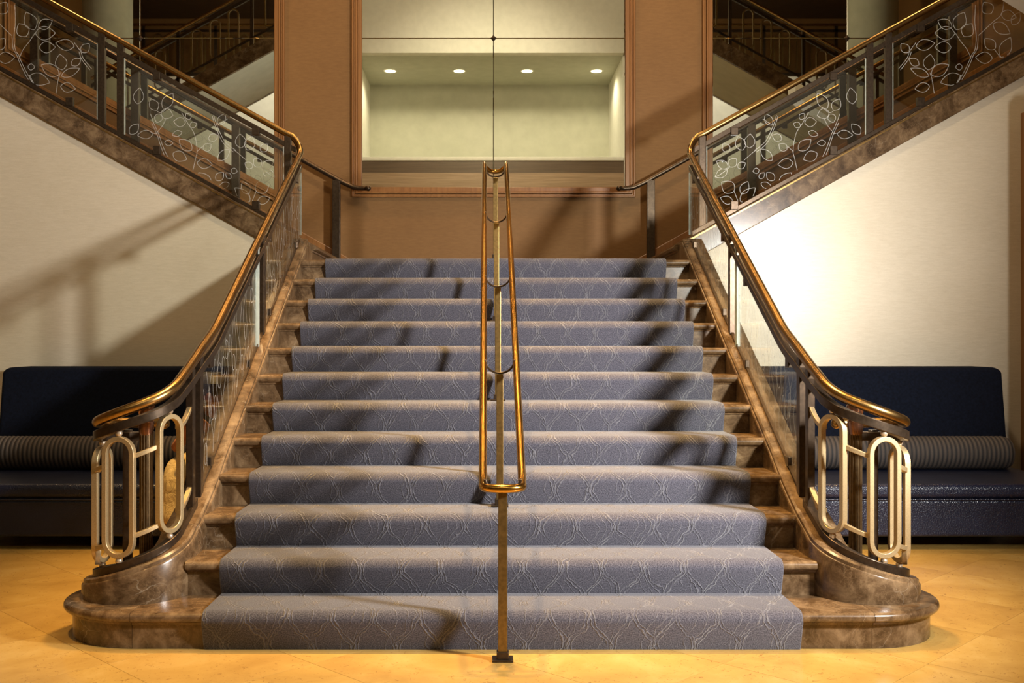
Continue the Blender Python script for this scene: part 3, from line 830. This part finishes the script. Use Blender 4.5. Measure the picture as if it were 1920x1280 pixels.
    # --- handrail along the back wall of the side flight
    wr = thing('stair_handrail', 'dark bronze handrail on posts along the back wall of the %s flight' % nm, 'handrail')
    YR = 10.05
    zr = lambda ax: 2.948+SL*(ax-1.524)
    path = [(ax, YR, zr(ax)) for ax in np.linspace(5.0, 1.47, 10)]+[(1.42, YR, zr(1.42)+0.004), (1.37, YR, 2.872), (1.32, YR, 2.862), (1.27, YR, 2.860), (1.24, YR-0.005, 2.859), (1.222, YR-0.02, 2.857), (1.215, YR-0.045, 2.853)]
    MB().tube(path, 0.0235, 12).mirror(s).build('handrail', 'bronze', wr)
    MB().sphere((1.215, YR-0.05, 2.852), 0.027).mirror(s).build('rail_end', 'bronze', wr)
    for k in range(4):
        ax = 1.53+0.98*k
        n_ = int((ax-1.50)/T_); zb_ = ZL+(n_+1)*R_ if ax > 1.6 else ZL+R_*0.0+0.0
        if k == 0: zb_ = ZL+R_
        MB().box(ax-0.038, ax+0.038, YR-0.022, YR+0.022, zb_-0.001 if k else zb_-R_, zr(ax)-0.015).mirror(s).build('post', 'bronze', wr, smooth=False, bev=0.003)

# ------------------------------------------------------------------ centre handrail
ch = thing('centre_handrail', 'twin-tube brass handrail on five posts up the middle of the stairs', 'handrail')
zc_rail = lambda y: CH-((19928.0/(y/0.30)-430)-640)*y/F
hs = 0.0855
ya, yb = 4.52, 8.08
def ring_path():
    p = []
    zr = zc_rail
    for y in np.linspace(ya, yb, 14): p.append((-hs, y, zr(y)))
    zt = zr(yb)
    for k in range(0, 13):
        t = PI-PI*k/12; y = yb+0.07+0.0855*math.sin(t); p.append((hs*math.cos(t), y, zt+0.026-0.050*math.sin(t)))
    for y in np.linspace(yb, ya, 14): p.append((hs, y, zr(y)))
    zb_ = zr(ya)
    p += [(hs, ya-0.045, zb_-0.020), (hs, ya-0.08, zb_-0.030)]
    for k in range(1, 12):
        t = -PI*k/12; p.append((hs*math.cos(t), ya-0.08+0.0855*math.sin(t)*0.75, zb_-0.034))
    p += [(-hs, ya-0.08, zb_-0.030), (-hs, ya-0.045, zb_-0.020)]
    return p
MB().tube(ring_path(), 0.0185, 14, closed=True).build('handrail', 'brass', ch)
for k in range(5):
    y = (4.435, 5.385, 6.285, 7.185, 7.985)[k]
    zb_ = 0.0 if k == 0 else (3*k*R_+0.012)
    if k == 4: zb_ = ZL+0.012
    zu = (zc_rail(y)-0.058) if k else zc_rail(ya)-0.034-0.022
    d = 0.0195 if k == 0 else 0.018
    MB().box(-d, d, y-0.013, y+0.013, zb_+0.008, zu).build('post', 'postbrass', ch, smooth=False, bev=0.002)
    MB().box(-0.026, 0.026, y-0.022, y+0.022, zb_+0.008, zb_+0.040).build('socket', 'bronze', ch, smooth=False, bev=0.003)
    MB().box(-0.045, 0.045, y-0.036, y+0.036, zb_, zb_+0.010).build('base_plate', 'bronze', ch, smooth=False, bev=0.002)
    # U-shaped cradle
    secs = []
    for q in range(0, 17):
        t = PI+PI*q/16; c, sn = math.cos(t), math.sin(t)
        r0, r1 = 0.082, 0.071
        zc = zu+(0.075 if k else 0.055)
        pts = []
        for rr, yy in ((r0, y-0.012), (r0, y+0.012), (r1, y+0.012), (r1, y-0.012)):
            pts.append((rr*c, yy, zc+rr*sn*(0.92 if k else 0.68)))
        secs.append(pts)
    MB().sweep(secs).build('cradle', 'bronze', ch, bev=0.0015)

# ------------------------------------------------------------------ sofas and bolsters
def sofa(xa, xb, label):
    t = thing('sofa', label, 'sofa')
    MB().box(xa, xb, 6.78, 7.98, 0.085, 0.330).build('base', 'leather', t, bev=0.02, seg=4)
    MB().box(xa-0.004, xb+0.004, 6.77, 7.98, 0.334, 0.432).build('seat', 'leather', t, bev=0.035, seg=5)
    MB().tube([(xa+0.01, 6.772, 0.332), (xb-0.01, 6.772, 0.332)], 0.006, 8).build('piping', 'leather', t)
    # raked backrest with rounded upper corners
    h0, h1 = 0.36, 1.175; r = 0.085; pts = []
    A, B = xa+0.01, xb-0.01
    pts = [(A-0.01, h0), (B+0.01, h0)]
    for k in range(7): a = PI/2*k/6; pts.append((B-r+r*math.cos(a), h1-r*0.6+r*0.6*math.sin(a)))
    for k in range(7): a = PI/2+PI/2*k/6; pts.append((A+r+r*math.cos(a), h1-r*0.6+r*0.6*math.sin(a)))
    f = lambda z: 7.74+0.12*(z-h0)
    n = len(pts); vs = [(x, f(z), z) for x, z in pts]+[(x, 8.10+0.10*(z-h0), z) for x, z in pts]
    MB().add(vs, [tuple(range(n)), tuple(range(2*n-1, n-1, -1))]+[(i, (i+1) % n, n+(i+1) % n, n+i) for i in range(n)]).build('backrest', 'velvet', t, bev=0.03, seg=4, angle=50)
    for x in (xa+0.12, xb-0.12):
        for y in (6.87, 7.88): MB().lathe([(0.022, 0.0), (0.03, 0.088), (0.03, 0.09)], (x, y, 0), 12).build('foot', 'leg', t)
    return t
sofa(-3.76, -1.74, 'dark navy leather sofa with the seated person, against the left wall')
sofa(1.95, 3.86, 'dark navy leather sofa against the bright right wall')
def bolster(xa, xb, label):
    prof = [(0.001, 0.0), (0.07, 0.002), (0.105, 0.012)]
    n = int((xb-xa-0.06)/0.032); ln = n*0.032; st = (xb-xa-ln)/2
    for k in range(n):
        for j in range(6): prof.append((0.1165+0.0065*math.sin(PI*j/6), st+k*0.032+0.032*j/6))
    prof += [(0.105, xb-xa-0.012), (0.07, xb-xa-0.002), (0.001, xb-xa)]
    o = MB().lathe(prof, (xa, 7.585, 0.553), 28, 'x').build('bolster_cushion', 'rib', None, angle=60)
    return tag(o, label, 'cushion')
bolster(-3.70, -2.12, 'long ribbed round bolster on the left sofa by the person')
bolster(2.02, 3.775, 'long ribbed brown and grey bolster on the right sofa')

# ------------------------------------------------------------------ right-hand door casing and soffit
xw = CX+(1913-912)*8.28/F
dr = thing('door_1', 'dark wood door casing at the far right edge beside the beige wall', 'door', kind='structure')
MB().box(xw, xw+0.06, 8.16, 8.279, 0, 3.20).build('casing', 'wood', dr, smooth=False, bev=0.008)
MB().box(xw+0.02, xw+0.16, 8.12, 8.279, 0, 3.16).build('inner_casing', 'wood', dr, smooth=False, bev=0.008)
MB().box(xw+0.16, xw+1.1, 8.20, 8.279, 0, 3.16).build('leaf', 'darkwood', dr, smooth=False)
MB().box(xw+0.03, xw+1.2, 8.10, 8.279, 3.16, 3.34).build('lintel', 'wood', dr, smooth=False, bev=0.008)
o = struct(MB().prism([(3.6, 4.285), (4.5, 3.72), (4.5, 3.90), (3.6, 4.465)], 'y', 7.8, 8.10).build('trim_1', 'white', smooth=False))
tag(o, 'white sloping plaster soffit in the upper right corner', 'soffit')
o = struct(MB().box(4.045, 4.6, 7.55, 7.85, 0, 3.2).build('shadow_pier', 'wood', smooth=False, bev=0.01))  # out-of-view block, added to cast the shadow strip at the right wall's edge
tag(o, 'unseen wood pier added right of the right sofa to shade the wall edge', 'pier')

# ------------------------------------------------------------------ opposite side of the hall, seen in the mirrors
YG = -1.0
gal = thing('wall_gallery', 'white gallery front across the hall, seen in the mirrors', 'wall', kind='structure')
MB().box(-2.78, 2.78, YG-0.2, YG, 7.34, 8.499).build('bulkhead', 'white', gal, smooth=False)
MB().box(-2.78, 2.78, YG-2.7, YG-0.2, 7.34, 7.5).build('soffit', 'cream', gal, smooth=False)
MB().box(-2.78, 2.78, YG-2.85, YG-2.7, 4.15, 7.5).build('rear_wall', 'cream', gal, smooth=False)
MB().box(-8.19, 8.19, YG-2.85, YG, 3.95, 4.14).build('floor_slab', 'cream', gal, smooth=False)
for s in (-1, 1):
    MB().box(2.78, 8.19, YG-0.2, YG, 4.14, 6.85).mirror(s).build('side_wall', 'white', gal, smooth=False)
    MB().box(2.78, 2.95, YG-2.7, YG-0.2, 4.14, 8.499).mirror(s).build('return_wall', 'white', gal, smooth=False)
    MB().box(2.951, 8.19, YG-1.6, YG-1.45, 6.6, 8.499).mirror(s).build('upper_rear_wall', 'brownwall', gal, smooth=False)
    MB().box(2.951, 8.19, YG-1.45, YG-0.2, 6.70, 6.849).mirror(s).build('upper_floor', 'cream', gal, smooth=False)
pa = thing('gallery_parapet', 'brown wood parapet with a white coping reflected low in the central mirror', 'parapet')
MB().box(-2.775, 2.775, YG-0.12, YG+0.03, 5.105, 5.185).build('coping', 'white', pa, smooth=False, bev=0.015)
MB().box(-2.775, 2.775, YG-0.10, YG, 4.86, 5.104).build('upper_panel', 'darkwood', pa, smooth=False)
MB().box(-2.775, 2.775, YG-0.10, YG+0.02, 4.145, 4.855).build('lower_panel', 'midwood', pa, smooth=False)
names = ['leftmost', 'second', 'third', 'rightmost']
for k, px in enumerate((732, 861, 988, 1118)):
    X = CX+(px-912)*22.8/F
    t = thing('downlight', '%s of the four lit ceiling lights reflected in the central mirror' % (names[k]+(' from the left' if k in (1, 2) else '')), 'ceiling light', 'gallery ceiling lights')
    Y = 20.4-22.8
    MB().lathe([(0.155, 7.339), (0.155, 7.328), (0.125, 7.322), (0.118, 7.333), (0.118, 7.339)], (X, Y, 0), 28).build('trim_ring', 'white', t)
    MB().lathe([(0.117, 7.339), (0.117, 7.332), (0.001, 7.332)], (X, Y, 0), 28).build('lens', 'lamp', t)
    add_light('downlight_lamp', 'SPOT', (X, Y, 7.31), 135, (1.0, 0.86, 0.62), (X, Y, 0), spot_size=math.radians(150), spot_blend=0.8, shadow_soft_size=0.1)
for s, nm in ((-1, 'left'), (1, 'right')):
    o = MB().lathe([(0.43, 0.0), (0.43, 8.499)], (6.88, 1.8, 0), 40).mirror(s).build('round_column', 'greywhite'); struct(o)
    tag(o, 'pale round column reflected in the %s mirror' % nm, 'column')
    # upper flight rising towards the middle
    t = thing('upper_staircase', 'upper flight with a pale soffit reflected in the %s mirror' % nm, 'staircase')
    K = 7.86; xa, xb = 2.7, 6.3; g = lambda ax: K-0.553*ax
    MB().prism([(xa, g(xa)), (xb, g(xb)), (xb, g(xb)+0.2), (xa, g(xa)+0.2)], 'y', 2.25, 4.05).mirror(s).build('soffit', 'greywhite', t, smooth=False)
    for y0_ in (2.2, 4.05):
        MB().prism([(xa, g(xa)-0.01), (xb, g(xb)-0.01), (xb, g(xb)+0.26), (xa, g(xa)+0.26)], 'y', y0_, y0_+0.06).mirror(s).build('fascia', 'marble', t, smooth=False)
    up = thing('upper_balustrade', 'dark bronze balustrade with ovals on the upper flight in the %s mirror' % nm, 'balustrade')
    MB().tube([(ax, 4.08, g(ax)+1.14) for ax in np.linspace(xa, xb, 4)], 0.03, 10).mirror(s).build('handrail', 'antique', up)
    for dz, th in ((1.0, 0.05), (0.36, 0.03)):
        MB().prism([(xa, g(xa)+dz), (xb, g(xb)+dz), (xb, g(xb)+dz+th), (xa, g(xa)+dz+th)], 'y', 4.06, 4.10).mirror(s).build('rail', 'bronze', up, smooth=False)
    for k in range(12):
        ax = 2.9+k*0.29
        if k % 4 == 3: MB().box(ax-0.025, ax+0.025, 4.06, 4.10, g(ax)+0.25, g(ax)+1.12).mirror(s).build('post', 'bronze', up, smooth=False)
        else: ring_oval((ax, 4.08, g(ax)+0.68), 0.18, 0.64, 0.022, 0.03, (1, 0), (0, 1)).mirror(s).build('oval_ring', 'postbrass', up, smooth=False)
    gr = thing('gallery_railing', 'level oval-patterned bronze gallery railing high in the %s mirror' % nm, 'railing')
    MB().tube([(2.80, YG-0.1, 7.95), (8.1, YG-0.1, 7.95)], 0.03, 10).mirror(s).build('handrail', 'antique', gr)
    for z in (6.90, 7.8): MB().box(2.80, 8.1, YG-0.12, YG-0.08, z, z+0.05).mirror(s).build('rail', 'bronze', gr, smooth=False)
    for k in range(17):
        ax = 3.0+k*0.30
        if k % 5 == 4: MB().box(ax-0.03, ax+0.03, YG-0.12, YG-0.08, 6.85, 7.93).mirror(s).build('post', 'bronze', gr, smooth=False)
        else: ring_oval((ax, YG-0.1, 7.37), 0.2, 0.8, 0.025, 0.03, (1, 0), (0, 1)).mirror(s).build('oval_ring', 'postbrass', gr, smooth=False)

# ------------------------------------------------------------------ seated person
def skin_mesh(name, verts, edges, radii, mat, parent, root=0, sub=2):
    me = bpy.data.meshes.new(name); me.from_pydata(verts, edges, []); me.materials.append(M[mat])
    o = bpy.data.objects.new(name, me); COL.objects.link(o); o.parent = parent
    o.modifiers.new('skin', 'SKIN'); 
    for i, r in enumerate(radii):
        sv = me.skin_vertices[0].data[i]; sv.radius = (r, r) if not isinstance(r, tuple) else r; sv.use_root = (i == root)
    sm = o.modifiers.new('sub', 'SUBSURF'); sm.levels = sub; sm.render_levels = sub
    o.modifiers['skin'].use_smooth_shade = True
    return o
per = thing('person', 'seated person in khaki trousers leaning forward on the left sofa behind the balustrade', 'person')
V, E, Rr = [], [], []
def chain(pts, start=None):
    prev = start
    for p, r in pts:
        V.append(p); Rr.append(r); i = len(V)-1
        if prev is not None: E.append((prev, i))
        prev = i
    return prev
pel = chain([((-1.90, 7.36, 0.56), 0.13)])
che = chain([((-1.90, 7.26, 0.72), 0.125), ((-1.90, 7.13, 0.86), 0.12)], pel)
nek = chain([((-1.905, 7.03, 0.94), 0.06), ((-1.91, 6.985, 0.975), 0.052)], che)
hed = chain([((-1.915, 6.955, 1.005), 0.075), ((-1.915, 6.94, 1.06), 0.078), ((-1.915, 6.955, 1.11), 0.055)], nek)
def arm(sh, el, wr, fdir):
    a = chain([(sh, 0.052), (tuple((Vector(sh)+Vector(el))/2), 0.043), (el, 0.040), (tuple((Vector(el)+Vector(wr))/2), 0.034), (wr, 0.026)], che)
    wv = Vector(wr); d = Vector(fdir).normalized(); sd = d.cross(Vector((0, 0, 1))).normalized(); dn = sd.cross(d)
    palm = chain([(tuple(wv+d*0.045), 0.028), (tuple(wv+d*0.08), 0.026)], a)
    for k, ln in enumerate((0.066, 0.074, 0.070, 0.054)):
        b0 = wv+d*0.085+sd*(0.03-0.02*k)
        chain([(tuple(b0), 0.0095), (tuple(b0+d*ln*0.45-dn*0.012), 0.009), (tuple(b0+d*ln*0.7-dn*0.035), 0.0078)], palm)
    b0 = wv+d*0.03+sd*0.03
    chain([(tuple(b0), 0.011), (tuple(b0+sd*0.025+d*0.03), 0.010), (tuple(b0+sd*0.03+d*0.055-dn*0.01), 0.008)], a)
arm((-2.04, 7.08, 0.88), (-2.105, 6.76, 0.665), (-1.99, 6.64, 0.80), (0.3, -0.2, 1.0))
arm((-1.77, 7.08, 0.88), (-1.72, 6.80, 0.665), (-1.86, 6.66, 0.78), (-0.4, -0.2, 1.0))
LEG = []
for hx, kx, ax_ in ((-1.98, -2.085, -2.10), (-1.82, -1.75, -1.74)):
    lg = chain([((hx, 7.26, 0.535), 0.085), (((hx+kx)/2, 6.98, 0.545), 0.075), ((kx, 6.68, 0.545), 0.056), ((ax_, 6.60, 0.33), 0.048), ((ax_, 6.58, 0.10), 0.032), ((ax_, 6.56, 0.06), 0.034)], pel)
    chain([((ax_-0.005, 6.50, 0.04), 0.034), ((ax_-0.01, 6.41, 0.030), 0.026)], lg)
skin_mesh('body', V, E, Rr, 'skin', per)
# trousers
V, E, Rr = [], [], []
pel = chain([((-1.90, 7.36, 0.57), 0.145)])
for hx, kx, ax_ in ((-1.98, -2.085, -2.10), (-1.82, -1.75, -1.74)):
    chain([((hx, 7.26, 0.54), 0.105), (((hx+kx)/2, 6.98, 0.55), 0.098), ((kx, 6.70, 0.552), 0.080), ((kx+0.004, 6.64, 0.47), 0.076), ((ax_+0.012, 6.61, 0.33), 0.060), ((ax_+0.012, 6.58, 0.195), 0.070)], pel)
skin_mesh('trousers', V, E, Rr, 'khaki', per)
# shirt
V, E, Rr = [], [], []
a = chain([((-1.90, 7.37, 0.60), 0.15)])
c = chain([((-1.90, 7.27, 0.73), 0.145), ((-1.90, 7.13, 0.87), 0.14), ((-1.905, 7.05, 0.925), 0.075)], a)
for sh, el in (((-2.04, 7.08, 0.88), (-2.105, 6.76, 0.665)), ((-1.77, 7.08, 0.88), (-1.72, 6.80, 0.665))):
    m_ = tuple(Vector(sh)*0.5+Vector(el)*0.5); chain([(sh, 0.068), (m_, 0.062)], 2)
skin_mesh('shirt', V, E, Rr, 'shirt', per)
MB().lathe([(0.001, -0.055), (0.07, -0.05), (0.100, -0.01), (0.104, 0.03), (0.075, 0.075), (0.035, 0.098), (0.001, 0.102)], (-1.915, 6.945, 1.058), 20).build('hair', 'hair', per)
for sx in (-1, 1):
    MB().sphere((-1.915+sx*0.03, 6.873, 1.045), 0.011).build('eye', 'hair', per)
MB().sphere((-1.915, 6.862, 1.015), 0.016).build('nose', 'skin', per)
